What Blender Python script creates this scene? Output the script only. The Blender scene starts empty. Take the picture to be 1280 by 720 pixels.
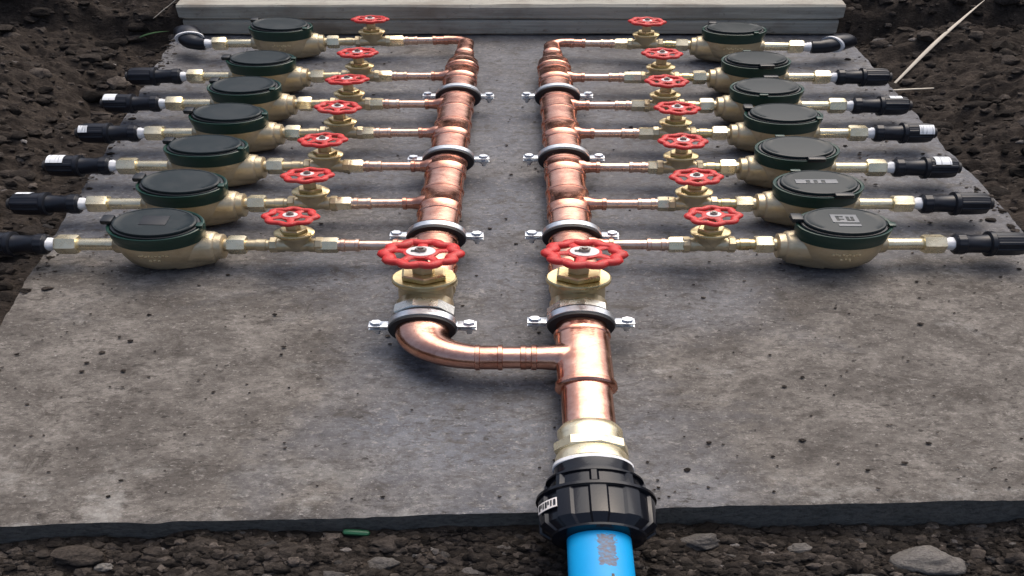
import bpy, bmesh, math, random
import numpy as np
from mathutils import Vector, Matrix

random.seed(7)
SC = bpy.context.scene
COL = SC.collection
PI = math.pi
# The picture shows the place 1.8 times wider than tall things would be: every width (X) is built that much wider.
W = 1.8

# ------------------------------------------------------------------ camera
cam_d = bpy.data.cameras.new('camera')
cam = bpy.data.objects.new('camera', cam_d)
COL.objects.link(cam)
cam.location = (0, 0, .87)
cam.rotation_euler = (math.radians(90 - 39.34), 0, 0)
cam_d.sensor_width = 36
cam_d.lens = 976 / 1280 * 36
cam_d.shift_x = -20 / 1280
cam_d.clip_start = .02
cam_d.clip_end = 500
SC.camera = cam

# ------------------------------------------------------------------ sky, sun, exposure
SUN_EL, SUN_AZ = 62.0, 28.0          # azimuth measured from +Y (away from the camera) towards +X
world = bpy.data.worlds.new('World')
SC.world = world
world.use_nodes = True
wn = world.node_tree
bg = wn.nodes['Background']
sky = wn.nodes.new('ShaderNodeTexSky')
sky.sky_type = 'NISHITA'
sky.sun_disc = False
sky.sun_elevation = math.radians(SUN_EL)
sky.sun_rotation = math.radians(SUN_AZ)
sky.air_density = 1.0
sky.dust_density = 7.0
sky.ozone_density = 1.0
wn.links.new(sky.outputs[0], bg.inputs[0])
bg.inputs[1].default_value = .15
sun_d = bpy.data.lights.new('sun', 'SUN')
sun = bpy.data.objects.new('sun', sun_d)
COL.objects.link(sun)
sun_d.energy = 1.25
sun_d.angle = math.radians(65)
sun_d.color = (1, .985, .965)
_e, _a = math.radians(SUN_EL), math.radians(SUN_AZ)
_dir = Vector((math.sin(_a) * math.cos(_e), math.cos(_a) * math.cos(_e), math.sin(_e)))
sun.rotation_euler = _dir.to_track_quat('Z', 'Y').to_euler()
sun.location = (2, 3, 5)
SC.view_settings.view_transform = 'Standard'
SC.view_settings.look = 'None'
SC.view_settings.exposure = .16
SC.view_settings.gamma = 1.0
SC.view_settings.use_curve_mapping = False


# ------------------------------------------------------------------ noise for shapes
def _hash(ix, iy, s):
    h = (ix.astype(np.int64) * 374761393 + iy.astype(np.int64) * 668265263 + s * 1442695041) & 0xffffffff
    h = ((h ^ (h >> 13)) * 1274126177) & 0xffffffff
    return ((h ^ (h >> 16)) & 0xffff) / 65535.0


def vnoise(x, y, s=0):
    x = np.asarray(x, float); y = np.asarray(y, float)
    ix = np.floor(x); iy = np.floor(y)
    fx = x - ix; fy = y - iy
    fx = fx * fx * (3 - 2 * fx); fy = fy * fy * (3 - 2 * fy)
    a = _hash(ix, iy, s); b = _hash(ix + 1, iy, s); c = _hash(ix, iy + 1, s); d = _hash(ix + 1, iy + 1, s)
    return (a * (1 - fx) + b * fx) * (1 - fy) + (c * (1 - fx) + d * fx) * fy * 1.0 - .5


def fbm(x, y, f, n, s=0, g=.5):
    r = 0; a = 1
    for i in range(n):
        r = r + a * vnoise(x * f + 17.3 * i, y * f - 9.1 * i, s + i); f *= 2.03; a *= g
    return r


# ------------------------------------------------------------------ materials
def mat(name):
    m = bpy.data.materials.new(name)
    m.use_nodes = True
    nt = m.node_tree
    return m, nt, nt.nodes['Principled BSDF']


def N(nt, t, **kw):
    n = nt.nodes.new(t)
    for k, v in kw.items():
        setattr(n, k, v)
    return n


def noise(nt, vec, scale, detail=4, rough=.6, dist=0):
    n = N(nt, 'ShaderNodeTexNoise')
    n.inputs['Scale'].default_value = scale
    n.inputs['Detail'].default_value = detail
    n.inputs['Roughness'].default_value = rough
    n.inputs['Distortion'].default_value = dist
    nt.links.new(vec, n.inputs['Vector'])
    return n.outputs['Fac']


def ramp(nt, fac, stops):
    n = N(nt, 'ShaderNodeValToRGB')
    while len(n.color_ramp.elements) < len(stops):
        n.color_ramp.elements.new(.5)
    for e, (p, c) in zip(n.color_ramp.elements, stops):
        e.position = p
        e.color = (c, c, c, 1) if isinstance(c, (int, float)) else (*c, 1)
    nt.links.new(fac, n.inputs[0])
    return n.outputs[0]


def mix(nt, fac, a, b, mode='MIX'):
    n = N(nt, 'ShaderNodeMix', data_type='RGBA', blend_type=mode)
    for i, v in ((0, fac), (6, a), (7, b)):
        if isinstance(v, (int, float)):
            n.inputs[i].default_value = v
        elif isinstance(v, tuple):
            n.inputs[i].default_value = (*v, 1)
        else:
            nt.links.new(v, n.inputs[i])
    return n.outputs[2]


def math_(nt, op, a, b=None):
    n = N(nt, 'ShaderNodeMath', operation=op)
    for i, v in ((0, a), (1, b)):
        if v is None:
            continue
        if isinstance(v, (int, float)):
            n.inputs[i].default_value = v
        else:
            nt.links.new(v, n.inputs[i])
    return n.outputs[0]


def coords(nt, sx=1 / W, world_space=False):
    """Coordinates with the width undone, so that grain stretches with the things."""
    m = N(nt, 'ShaderNodeMapping')
    m.inputs['Scale'].default_value = (sx, 1, 1)
    if world_space:
        nt.links.new(N(nt, 'ShaderNodeNewGeometry').outputs['Position'], m.inputs['Vector'])
    else:
        o = N(nt, 'ShaderNodeObjectInfo')
        tc = N(nt, 'ShaderNodeTexCoord')
        ad = N(nt, 'ShaderNodeVectorMath', operation='ADD')
        sc = N(nt, 'ShaderNodeVectorMath', operation='SCALE')
        nt.links.new(tc.outputs['Object'], ad.inputs[0])
        cmb = N(nt, 'ShaderNodeCombineXYZ')
        for i in range(3):
            nt.links.new(o.outputs['Random'], cmb.inputs[i])
        nt.links.new(cmb.outputs[0], sc.inputs[0]); sc.inputs['Scale'].default_value = 7.0
        nt.links.new(sc.outputs[0], ad.inputs[1])
        nt.links.new(ad.outputs[0], m.inputs['Vector'])
    return m.outputs[0]


def bump(nt, p, height, strength, dist):
    b = N(nt, 'ShaderNodeBump')
    b.inputs['Strength'].default_value = strength
    b.inputs['Distance'].default_value = dist
    nt.links.new(height, b.inputs['Height'])
    nt.links.new(b.outputs[0], p.inputs['Normal'])


def metal(name, c1, c2, rough=(.25, .45), scale=60, metallic=1.0, b=.15, grime=None):
    m, nt, p = mat(name)
    v = coords(nt)
    n1 = noise(nt, v, scale, 5, .65)
    n2 = noise(nt, v, scale * 5, 3)
    col = mix(nt, ramp(nt, n1, [(.35, 0), (.68, 1)]), c1, c2)
    if grime:
        g = ramp(nt, noise(nt, v, scale * .6, 6, .7, 1.5), [(.56, 0), (.72, .75)])
        col = mix(nt, g, col, grime)
    nt.links.new(col, p.inputs['Base Color'])
    nt.links.new(ramp(nt, n1, [(.3, rough[0]), (.7, rough[1])]), p.inputs['Roughness'])
    p.inputs['Metallic'].default_value = metallic
    bump(nt, p, n2, b, .0012)
    return m


def plastic(name, c1, c2, rough=.4, scale=50, b=.08, dust=None):
    m, nt, p = mat(name)
    v = coords(nt)
    n1 = noise(nt, v, scale, 5, .6)
    col = mix(nt, n1, c1, c2)
    r = rough
    if dust:
        d = ramp(nt, noise(nt, v, scale * .7, 7, .72), [(.48, 0), (.75, dust[1])])
        col = mix(nt, d, col, dust[0])
        nt.links.new(ramp(nt, d, [(0, rough), (1, min(1, rough + .4))]), p.inputs['Roughness'])
    else:
        p.inputs['Roughness'].default_value = rough
    nt.links.new(col, p.inputs['Base Color'])
    bump(nt, p, noise(nt, v, scale * 8, 3), b, .001)
    return m


M = {}
M['copper'] = metal('copper', (.66, .32, .225), (.82, .49, .37), (.13, .28), 45, grime=(.30, .12, .085))
M['copper_dull'] = metal('copper_fittings', (.56, .25, .17), (.76, .42, .31), (.15, .32), 60, grime=(.30, .115, .075))
M['copper_pale'] = metal('copper_branch', (.70, .42, .31), (.82, .66, .53), (.22, .38), 70, grime=(.46, .25, .17))  # paler copper tone for the branch pipes and their adapter sockets
M['brass'] = metal('brass', (.60, .46, .23), (.76, .64, .38), (.22, .40), 60, grime=(.40, .30, .15))
M['brass_pale'] = metal('pale_brass', (.78, .67, .43), (.88, .80, .59), (.20, .36), 60, metallic=.8, grime=(.55, .47, .32))
M['nickel'] = metal('nickelled_brass', (.72, .69, .60), (.84, .82, .76), (.2, .36), 60)
M['brass_cast'] = metal('cast_brass', (.56, .46, .285), (.70, .60, .41), (.28, .44), 50, b=.35, metallic=.8, grime=(.36, .28, .17))
M['bronze'] = metal('meter_body', (.54, .445, .285), (.65, .555, .385), (.30, .46), 45, b=.5, metallic=.75, grime=(.40, .32, .21))
M['zinc'] = metal('zinc_steel', (.62, .66, .7), (.78, .81, .84), (.25, .42), 80)
M['steel_dark'] = metal('dark_steel', (.18, .17, .16), (.3, .28, .26), (.4, .6), 80)
M['rubber'] = plastic('black_rubber', (.012, .012, .013), (.022, .022, .024), .55)
M['black'] = plastic('black_plastic', (.008, .009, .013), (.014, .016, .022), .28, dust=((.07, .068, .07), .12))
M['black_gloss'] = plastic('black_gloss_plastic', (.005, .006, .009), (.008, .009, .013), .13, dust=((.05, .05, .055), .05))
M['lid'] = plastic('lid_plastic', (.008, .014, .016), (.015, .024, .026), .38, dust=((.07, .075, .08), .30))
M['lid'].node_tree.nodes['Principled BSDF'].inputs['Specular IOR Level'].default_value = .32
M['lid_black'] = plastic('lid_dark_plastic', (.012, .014, .016), (.02, .023, .025), .35)
M['green'] = plastic('green_plastic', (.006, .034, .024), (.010, .048, .034), .30, dust=((.07, .09, .08), .15))
M['red'] = plastic('red_paint', (.54, .022, .022), (.68, .044, .040), .30, 110, .7, dust=((.34, .10, .075), .7))
M['label_white'] = plastic('wheel_label', (.66, .62, .60), (.76, .72, .70), .45, dust=((.35, .25, .22), .4))
M['ptfe'] = plastic('thread_tape', (.60, .62, .65), (.82, .83, .85), .5, 160, .5)
M['mark_grey'] = plastic('pale_print', (.15, .16, .17), (.20, .21, .22), .5)
M['mark_dark'] = plastic('dark_print', (.012, .014, .017), (.02, .022, .026), .45)
M['straw'] = plastic('dry_straw', (.52, .46, .37), (.66, .6, .5), .7)
M['grass'] = plastic('grass_blade', (.06, .13, .05), (.09, .18, .07), .5)
M['glassgreen'] = plastic('green_shard', (.015, .09, .04), (.03, .15, .065), .3)


def sticker_mat():
    m, nt, p = mat('paper_sticker')
    v = coords(nt)
    s = N(nt, 'ShaderNodeTexNoise')
    s.noise_dimensions = '3D'
    mp = N(nt, 'ShaderNodeMapping'); mp.inputs['Scale'].default_value = (520, 40, 40)
    nt.links.new(v, mp.inputs['Vector']); nt.links.new(mp.outputs[0], s.inputs['Vector'])
    s.inputs['Scale'].default_value = 1.0; s.inputs['Detail'].default_value = 0
    k = ramp(nt, s.outputs['Fac'], [(.60, 0), (.66, .55)])
    nt.links.new(mix(nt, k, (.80, .83, .85), (.22, .24, .27)), p.inputs['Base Color'])
    p.inputs['Roughness'].default_value = .45
    return m


M['sticker'] = sticker_mat()


def blue_mat():
    m, nt, p = mat('blue_pipe')
    tc = N(nt, 'ShaderNodeTexCoord')
    mp = N(nt, 'ShaderNodeMapping'); mp.inputs['Scale'].default_value = (1 / W, 1, 1)
    nt.links.new(tc.outputs['Object'], mp.inputs['Vector'])
    v = mp.outputs[0]
    n1 = noise(nt, v, 30, 4)
    col = mix(nt, n1, (.003, .28, .62), (.004, .35, .74))
    d = ramp(nt, noise(nt, v, 60, 6, .7), [(.6, 0), (.75, .35)])
    col = mix(nt, d, col, (.12, .2, .28))
    # scuffed dirty strip along the crown of the pipe, a little right of its middle
    sx = N(nt, 'ShaderNodeSeparateXYZ'); nt.links.new(v, sx.inputs[0])
    ax = math_(nt, 'SUBTRACT', sx.outputs[0], .0035)
    ax = math_(nt, 'ABSOLUTE', ax)
    wob = math_(nt, 'MULTIPLY', noise(nt, v, 220, 5, .75), .012)
    band = math_(nt, 'LESS_THAN', math_(nt, 'ADD', ax, wob), .0118)
    yy = math_(nt, 'ABSOLUTE', math_(nt, 'SUBTRACT', sx.outputs[1], -.036))
    lim = math_(nt, 'LESS_THAN', math_(nt, 'ADD', yy, wob), .026)
    up = math_(nt, 'GREATER_THAN', sx.outputs[2], 0.0)
    f = math_(nt, 'MULTIPLY', math_(nt, 'MULTIPLY', band, lim), up)
    f = math_(nt, 'MULTIPLY', f, ramp(nt, noise(nt, v, 300, 4), [(.3, .45), (.6, .95)]))
    col = mix(nt, f, col, (.11, .085, .09))
    nt.links.new(col, p.inputs['Base Color'])
    p.inputs['Roughness'].default_value = .38
    bump(nt, p, noise(nt, v, 300, 3), .08, .001)
    return m


M['blue'] = blue_mat()
M['blue'].node_tree.nodes['Principled BSDF'].inputs['Specular IOR Level'].default_value = .3
for q_ in ('black', 'black_gloss'):
    M[q_].node_tree.nodes['Principled BSDF'].inputs['Specular IOR Level'].default_value = .36


def concrete_mat():
    m, nt, p = mat('concrete')
    v = coords(nt, world_space=True)
    sep = N(nt, 'ShaderNodeSeparateXYZ'); nt.links.new(v, sep.inputs[0])
    big = noise(nt, v, 3.2, 5, .6, .4)
    med = noise(nt, v, 14, 7, .68, .3)
    fine = noise(nt, v, 90, 8, .75)
    vfine = noise(nt, v, 420, 4, .7)
    # smoother bluish grey towards the middle and dusty brown-grey film
    grey = mix(nt, ramp(nt, med, [(.36, 0), (.64, 1)]), (.115, .122, .145), (.176, .184, .206))
    dusty = mix(nt, ramp(nt, med, [(.38, 0), (.62, 1)]), (.110, .098, .087), (.235, .215, .193))
    # the mud film has been walked over the open front of the slab and its outer strips
    fr = N(nt, 'ShaderNodeMapRange'); fr.inputs[1].default_value = 1.25; fr.inputs[2].default_value = .85
    nt.links.new(sep.outputs[1], fr.inputs[0])
    ax = math_(nt, 'ABSOLUTE', math_(nt, 'ADD', sep.outputs[0], .02))
    sd = N(nt, 'ShaderNodeMapRange'); sd.inputs[1].default_value = .06; sd.inputs[2].default_value = .26
    nt.links.new(ax, sd.inputs[0])
    k = math_(nt, 'MULTIPLY', fr.outputs[0], sd.outputs[0])
    k = math_(nt, 'ADD', math_(nt, 'MULTIPLY', k, .95), math_(nt, 'MULTIPLY', math_(nt, 'SUBTRACT', big, .44), 2.6))
    k = ramp(nt, math_(nt, 'ADD', k, math_(nt, 'MULTIPLY', math_(nt, 'SUBTRACT', fine, .5), .7)), [(.12, 0), (.75, 1)])
    col = mix(nt, k, grey, dusty)
    # fine mottling
    col = mix(nt, ramp(nt, fine, [(.36, .75), (.54, 0)]), col, (.075, .067, .060))
    col = mix(nt, ramp(nt, noise(nt, v, 130, 8, .8), [(.55, 0), (.70, .75)]), col, (.36, .335, .305))
    # trodden-in soil smears and pale cement bloom
    smear = ramp(nt, noise(nt, v, 26, 8, .78, .8), [(.53, 0), (.64, .8)])
    col = mix(nt, smear, col, (.065, .056, .048))
    speck = ramp(nt, noise(nt, v, 75, 3, .55), [(.67, 0), (.72, .85)])
    col = mix(nt, speck, col, (.035, .03, .027))
    bloom = math_(nt, 'MULTIPLY', ramp(nt, noise(nt, v, 6.5, 4), [(.60, 0), (.72, 1)]), ramp(nt, noise(nt, v, 110, 6, .8), [(.45, 0), (.6, 1)]))
    col = mix(nt, math_(nt, 'MULTIPLY', bloom, .7), col, (.42, .41, .39))
    # flecks: dark soil crumbs pressed in and pale grit
    mp = N(nt, 'ShaderNodeMapping'); mp.inputs['Scale'].default_value = (.75, 1.5, 1)
    nt.links.new(v, mp.inputs['Vector'])
    patch = ramp(nt, noise(nt, v, 9, 5, .7), [(.40, .25), (.62, 1)])
    fl = ramp(nt, noise(nt, mp.outputs[0], 150, 4, .7, .4), [(.575, 0), (.62, 1)])
    col = mix(nt, math_(nt, 'MULTIPLY', math_(nt, 'MULTIPLY', fl, patch), .8), col, (.042, .037, .033))
    wf = ramp(nt, noise(nt, mp.outputs[0], 310, 3, .6), [(.675, 0), (.70, 1)])
    col = mix(nt, math_(nt, 'MULTIPLY', wf, .7), col, (.46, .44, .41))
    # cement bloom along the front arris
    fe = N(nt, 'ShaderNodeMapRange'); fe.inputs[1].default_value = .74; fe.inputs[2].default_value = .62
    nt.links.new(sep.outputs[1], fe.inputs[0])
    fb = math_(nt, 'MULTIPLY', fe.outputs[0], ramp(nt, noise(nt, v, 17, 6, .75), [(.52, 0), (.66, 1)]))
    col = mix(nt, math_(nt, 'MULTIPLY', fb, .6), col, (.40, .39, .365))
    gr = N(nt, 'ShaderNodeMapRange'); gr.inputs[1].default_value = .32; gr.inputs[2].default_value = .68; gr.inputs[3].default_value = .37; gr.inputs[4].default_value = 1.24
    nt.links.new(noise(nt, v, 260, 9, 1.0), gr.inputs[0])
    sg = N(nt, 'ShaderNodeVectorMath', operation='SCALE')
    nt.links.new(col, sg.inputs[0]); nt.links.new(gr.outputs[0], sg.inputs['Scale'])
    col = sg.outputs[0]
    nt.links.new(col, p.inputs['Base Color'])
    nt.links.new(ramp(nt, k, [(0, .55), (1, .85)]), p.inputs['Roughness'])
    p.inputs['Specular IOR Level'].default_value = .35
    h = math_(nt, 'ADD', math_(nt, 'MULTIPLY', fine, 1.0), math_(nt, 'MULTIPLY', vfine, .5))
    bump(nt, p, h, .40, .003)
    return m


def soil_mat(name, a, b, c, scale=1.0, tone=False):
    m, nt, p = mat(name)
    v = coords(nt, world_space=True)
    n1 = noise(nt, v, 3.2 * scale, 6, .65)
    n2 = noise(nt, v, 38 * scale, 8, .75)
    n3 = noise(nt, v, 190 * scale, 6, .75)
    col = mix(nt, ramp(nt, n1, [(.35, 0), (.65, 1)]), a, b)
    col = mix(nt, ramp(nt, n2, [(.45, 0), (.72, .8)]), col, c)
    col = mix(nt, ramp(nt, n3, [(.35, .7), (.55, 0)]), col, tuple(x * .45 for x in a))
    pale = ramp(nt, noise(nt, v, 120 * scale, 3, .6), [(.70, 0), (.76, .8)])
    col = mix(nt, pale, col, (.26, .23, .20))
    if tone:       # every lump has its own soil colour
        at = N(nt, 'ShaderNodeAttribute'); at.attribute_name = 'tone'
        sc_ = N(nt, 'ShaderNodeVectorMath', operation='SCALE')
        nt.links.new(col, sc_.inputs[0]); nt.links.new(at.outputs['Fac'], sc_.inputs['Scale'])
        col = sc_.outputs[0]
    nt.links.new(col, p.inputs['Base Color'])
    p.inputs['Roughness'].default_value = .95
    p.inputs['Specular IOR Level'].default_value = .15
    bump(nt, p, math_(nt, 'ADD', n2, math_(nt, 'MULTIPLY', n3, .6)), .8, .012)
    return m


M['concrete'] = concrete_mat()
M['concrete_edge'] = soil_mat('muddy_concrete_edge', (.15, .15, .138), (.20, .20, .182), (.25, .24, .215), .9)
M['soil'] = soil_mat('soil', (.026, .021, .018), (.060, .049, .041), (.112, .091, .075))
M['clod'] = soil_mat('soil_clods', (.034, .028, .025), (.066, .056, .048), (.120, .102, .087), 1.6, True)
M['soil_lump'] = soil_mat('soil_lump', (.055, .046, .040), (.095, .080, .068), (.150, .127, .108), 1.6)
M['grey_lump'] = soil_mat('grey_lump', (.12, .11, .10), (.19, .175, .16), (.27, .25, .235), 3.0)
M['stone'] = soil_mat('stone', (.19, .175, .16), (.26, .245, .225), (.33, .31, .29), 2.0)
M['pebble'] = soil_mat('pebbles', (.11, .10, .095), (.17, .155, .145), (.24, .225, .21), 3.0, True)


def wood_mat():
    m, nt, p = mat('weathered_timber')
    v = coords(nt)
    mp = N(nt, 'ShaderNodeMapping'); mp.inputs['Scale'].default_value = (1, 16, 16)
    nt.links.new(v, mp.inputs['Vector'])
    g = noise(nt, mp.outputs[0], 7, 8, .7, .6)
    bl = noise(nt, v, 9, 5, .6)
    col = mix(nt, ramp(nt, g, [(.3, 0), (.7, 1)]), (.27, .262, .225), (.47, .455, .395))
    col = mix(nt, ramp(nt, bl, [(.50, 0), (.70, .75)]), col, (.20, .165, .13))
    col = mix(nt, ramp(nt, noise(nt, v, 60, 7, .75), [(.58, 0), (.7, .7)]), col, (.09, .075, .06))
    nt.links.new(col, p.inputs['Base Color'])
    p.inputs['Roughness'].default_value = .85
    bump(nt, p, g, .5, .004)
    return m


M['wood'] = wood_mat()


# ------------------------------------------------------------------ mesh building
class MB:
    def __init__(self, T=None):
        self.v = []; self.f = []; self.T = T

    def add(self, vs, fs):
        b = len(self.v)
        self.v += [tuple(x) for x in vs]
        self.f += [tuple(b + i for i in f) for f in fs]
        return self

    def lathe(self, prof, axis='z', c=(0, 0, 0), seg=28, rot=0., rf=None, cap=True):
        """prof: (position along axis, radius) pairs; rf(theta) scales the radius."""
        vs, fs = [], []
        for a, r in prof:
            for i in range(seg):
                t = 2 * PI * i / seg + rot
                k = r * (rf(t) if rf else 1)
                p, q = k * math.cos(t), k * math.sin(t)
                vs.append({'x': (c[0] + a, c[1] + p, c[2] + q), 'y': (c[0] + q, c[1] + a, c[2] + p), 'z': (c[0] + p, c[1] + q, c[2] + a)}[axis])
        n = len(prof)
        for j in range(n - 1):
            for i in range(seg):
                k = (i + 1) % seg
                fs.append((j * seg + i, j * seg + k, (j + 1) * seg + k, (j + 1) * seg + i))
        if cap:
            fs.append(tuple(range(seg))[::-1])
            fs.append(tuple((n - 1) * seg + i for i in range(seg)))
        return self.add(vs, fs)

    def hexa(self, a0, a1, r, axis='x', c=(0, 0, 0), rot=0., e=.0018, n=6):
        return self.lathe([(a0, r * .9), (a0 + e, r), (a1 - e, r), (a1, r * .9)], axis, c, n, rot)

    def box(self, c, s, ch=.12):
        hx, hy, hz = (k / 2 for k in s)
        d = min(hx, hy, hz) * 2 * ch
        bm = bmesh.new()
        bmesh.ops.create_cube(bm, size=1)
        for v in bm.verts:
            v.co = Vector((v.co.x * s[0], v.co.y * s[1], v.co.z * s[2]))
        bmesh.ops.bevel(bm, geom=bm.edges[:], offset=d, segments=2, affect='EDGES', profile=.5)
        bm.verts.index_update()
        self.add([(v.co.x + c[0], v.co.y + c[1], v.co.z + c[2]) for v in bm.verts], [tuple(v.index for v in f.verts) for f in bm.faces])
        bm.free()
        return self

    def taper_block(self):
        """The squared foot of a meter's inlet boss: narrow at the collar, spreading down and into the bowl."""
        vs, fs = [], []
        st = [(-.0515, .0150, .006, -.0290), (-.0500, .0185, .009, -.0318), (-.0400, .0225, .011, -.0338), (-.0280, .0290, .012, -.0348), (-.0150, .0330, .012, -.0350)]
        for a, hy, zt, zb in st:
            c = .006
            vs += [(a, -hy + c, zb), (a, hy - c, zb), (a, hy, zb + c), (a, hy, zt - c), (a, hy - c, zt), (a, -hy + c, zt), (a, -hy, zt - c), (a, -hy, zb + c)]
        for j in range(len(st) - 1):
            for i in range(8):
                k = (i + 1) % 8
                fs.append((j * 8 + i, j * 8 + k, j * 8 + 8 + k, j * 8 + 8 + i))
        fs.append(tuple(range(8))); fs.append(tuple(8 * (len(st) - 1) + i for i in range(8)))
        return self.add(vs, fs)

    def tube(self, pts, rads, seg=20, closed=False, flat=1.0):
        pts = [Vector(p) for p in pts]
        n = len(pts)
        if isinstance(rads, (int, float)):
            rads = [rads] * n
        vs, fs = [], []
        t0 = (pts[1] - pts[0]).normalized()
        up = Vector((0, 0, 1)) if abs(t0.z) < .9 else Vector((1, 0, 0))
        for i in range(n):
            if closed:
                t = (pts[(i + 1) % n] - pts[i - 1]).normalized()
            else:
                t = (pts[min(i + 1, n - 1)] - pts[max(i - 1, 0)]).normalized()
            b = t.cross(up).normalized()
            u = b.cross(t).normalized()
            for k in range(seg):
                a = 2 * PI * k / seg
                vs.append(pts[i] + b * (rads[i] * math.cos(a)) + u * (rads[i] * flat * math.sin(a)))
        m = n if closed else n - 1
        for j in range(m):
            for k in range(seg):
                k2 = (k + 1) % seg; j2 = (j + 1) % n
                fs.append((j * seg + k, j * seg + k2, j2 * seg + k2, j2 * seg + k))
        if not closed:
            fs.append(tuple(range(seg))[::-1])
            fs.append(tuple((n - 1) * seg + k for k in range(seg)))
        return self.add(vs, fs)

    def patch(self, a0, a1, t0, t1, r, axis='x', c=(0, 0, 0), n=8, th=.0006):
        """A thin curved sheet lying on a cylinder of radius r; angle 0 is up, positive towards -Y (axis x) or +X (axis y)."""
        vs, fs = [], []
        for rr in (r, r + th):
            for a in (a0, a1):
                for i in range(n + 1):
                    t = t0 + (t1 - t0) * i / n
                    s, k = math.sin(t) * rr, math.cos(t) * rr
                    vs.append((c[0] + a, c[1] - s, c[2] + k) if axis == 'x' else (c[0] + s, c[1] + a, c[2] + k))
        m = n + 1
        for i in range(n):
            fs.append((2 * m + i, 2 * m + i + 1, 3 * m + i + 1, 3 * m + i))
            fs.append((i, m + i, m + i + 1, i + 1))
            fs.append((i, i + 1, 2 * m + i + 1, 2 * m + i))
            fs.append((m + i, 3 * m + i, 3 * m + i + 1, m + i + 1))
        fs.append((0, 2 * m, 3 * m, m)); fs.append((n, m + n, 3 * m + n, 2 * m + n))
        return self.add(vs, fs)

    def build(self, name, material, parent=None, smooth=True, angle=38):
        me = bpy.data.meshes.new(name)
        vs = self.v
        if self.T is not None:
            vs = [self.T(*p) for p in vs]
        me.from_pydata([(p[0] * W, p[1], p[2]) for p in vs], [], self.f)
        bm = bmesh.new(); bm.from_mesh(me)
        bmesh.ops.recalc_face_normals(bm, faces=bm.faces)
        bm.to_mesh(me); bm.free()
        me.materials.append(M[material] if isinstance(material, str) else material)
        if smooth:
            for p in me.polygons:
                p.use_smooth = True
            me.set_sharp_from_angle(angle=math.radians(angle))
        o = bpy.data.objects.new(name, me)
        COL.objects.link(o)
        o.parent = parent
        return o


def tag(o, label, cat, group=None):
    o['label'] = label; o['category'] = cat
    if group:
        o['group'] = group
    return o


def thing(name, label, cat, loc, group=None):
    o = bpy.data.objects.new(name, None)
    COL.objects.link(o)
    o.location = (loc[0] * W, loc[1], loc[2])
    o.empty_display_size = .02
    return tag(o, label, cat, group)


def np_mesh(name, v, f, material, smooth=True):
    me = bpy.data.meshes.new(name)
    v = np.array(v, float); v[:, 0] *= W
    me.from_pydata(v.tolist(), [], f.tolist() if hasattr(f, 'tolist') else f)
    me.materials.append(M[material])
    if smooth:
        me.polygons.foreach_set('use_smooth', np.ones(len(me.polygons), bool))
    o = bpy.data.objects.new(name, me)
    COL.objects.link(o)
    return o


# ------------------------------------------------------------------ slab outline and terrain
def xl(y): return -.462 - .068 * (y - .58)
def xr(y): return .546 - .022 * (y - .63)
def yf(x): return .603 + .055 * x
YB = 2.235


def relu(a): return np.maximum(a, 0)
def sst(a, lo, hi):
    t = np.clip((a - lo) / (hi - lo), 0, 1); return t * t * (3 - 2 * t)


def terrain(x, y):
    x = np.asarray(x, float); y = np.asarray(y, float)
    dl = xl(y) - x; dr = x - xr(y); df = yf(x) - y; db = y - YB
    side = np.maximum(dl, dr)
    h = -.028 - .010 * (df > -.05)
    bank_l = .30 * relu(dl - .09) + 2.2 * relu(dl - .28) ** 2
    bank_r = .16 * relu(dr - .05) + 2.2 * relu(dr - .24) ** 2
    back = .085 * sst(db, -.02, .03) + .55 * relu(db - .05)
    front = np.minimum(.5 * relu(df - .8), .2)
    h = h - .034 * sst(dl, -.02, .02) * (1 - sst(dl, .07, .17)) - .016 * sst(dr, -.02, .02) * (1 - sst(dr, .04, .12))
    h = h + np.minimum(bank_l + bank_r + back + front, .80)
    near = 1 - .55 * (1 - sst(np.maximum(np.maximum(side, df), db), 0, .08))
    far = 1 / (1 + relu(np.hypot(x, y - 1.2) - 2.0))
    n = .055 * fbm(x, y, 3.2, 3, 1) + .046 * fbm(x, y, 13, 4, 11, .6)
    r = .5 - np.abs(vnoise(x * 34 + .3, y * 34, 31)) * 2
    n = n + .010 * r * (vnoise(x * 9, y * 9, 33) + .5) + .012 * fbm(x, y, 75, 3, 41, .6)
    h = h + n * near * far * np.where(df > 0, .75, 1.0)
    # a soil fill never climbs on to the slab
    ins = np.minimum(np.minimum(-dl, -dr), np.minimum(-df, YB - y))
    return np.where(ins > -.012, np.minimum(h, -.012), h)


def axis_pts(lo, hi, step, out, k=1.25):
    a = list(np.arange(lo, hi + step * .5, step))
    s = step; p = a[-1]
    while p < out:
        s *= k; p += s; a.append(p)
    s = step; p = a[0]; b = []
    while p > -out:
        s *= k; p -= s; b.append(p)
    return np.array(b[::-1] + a)


gx = axis_pts(-.98, .98, .0042, 40)
gy = axis_pts(.36, 2.95, .0046, 40)
X, Y = np.meshgrid(gx, gy)
Z = terrain(X, Y)
nx, ny = len(gx), len(gy)
inside = (X > xl(Y) + .03) & (X < xr(Y) - .03) & (Y > yf(X) + .03) & (Y < YB - .03)
idx = np.arange(nx * ny).reshape(ny, nx)
keep = ~(inside[:-1, :-1] & inside[1:, 1:] & inside[:-1, 1:] & inside[1:, :-1])
F = np.stack([idx[:-1, :-1], idx[:-1, 1:], idx[1:, 1:], idx[1:, :-1]], -1)[keep]
g = np_mesh('ground', np.stack([X.ravel(), Y.ravel(), Z.ravel()], 1), F, 'soil')
g['kind'] = 'structure'

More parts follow.
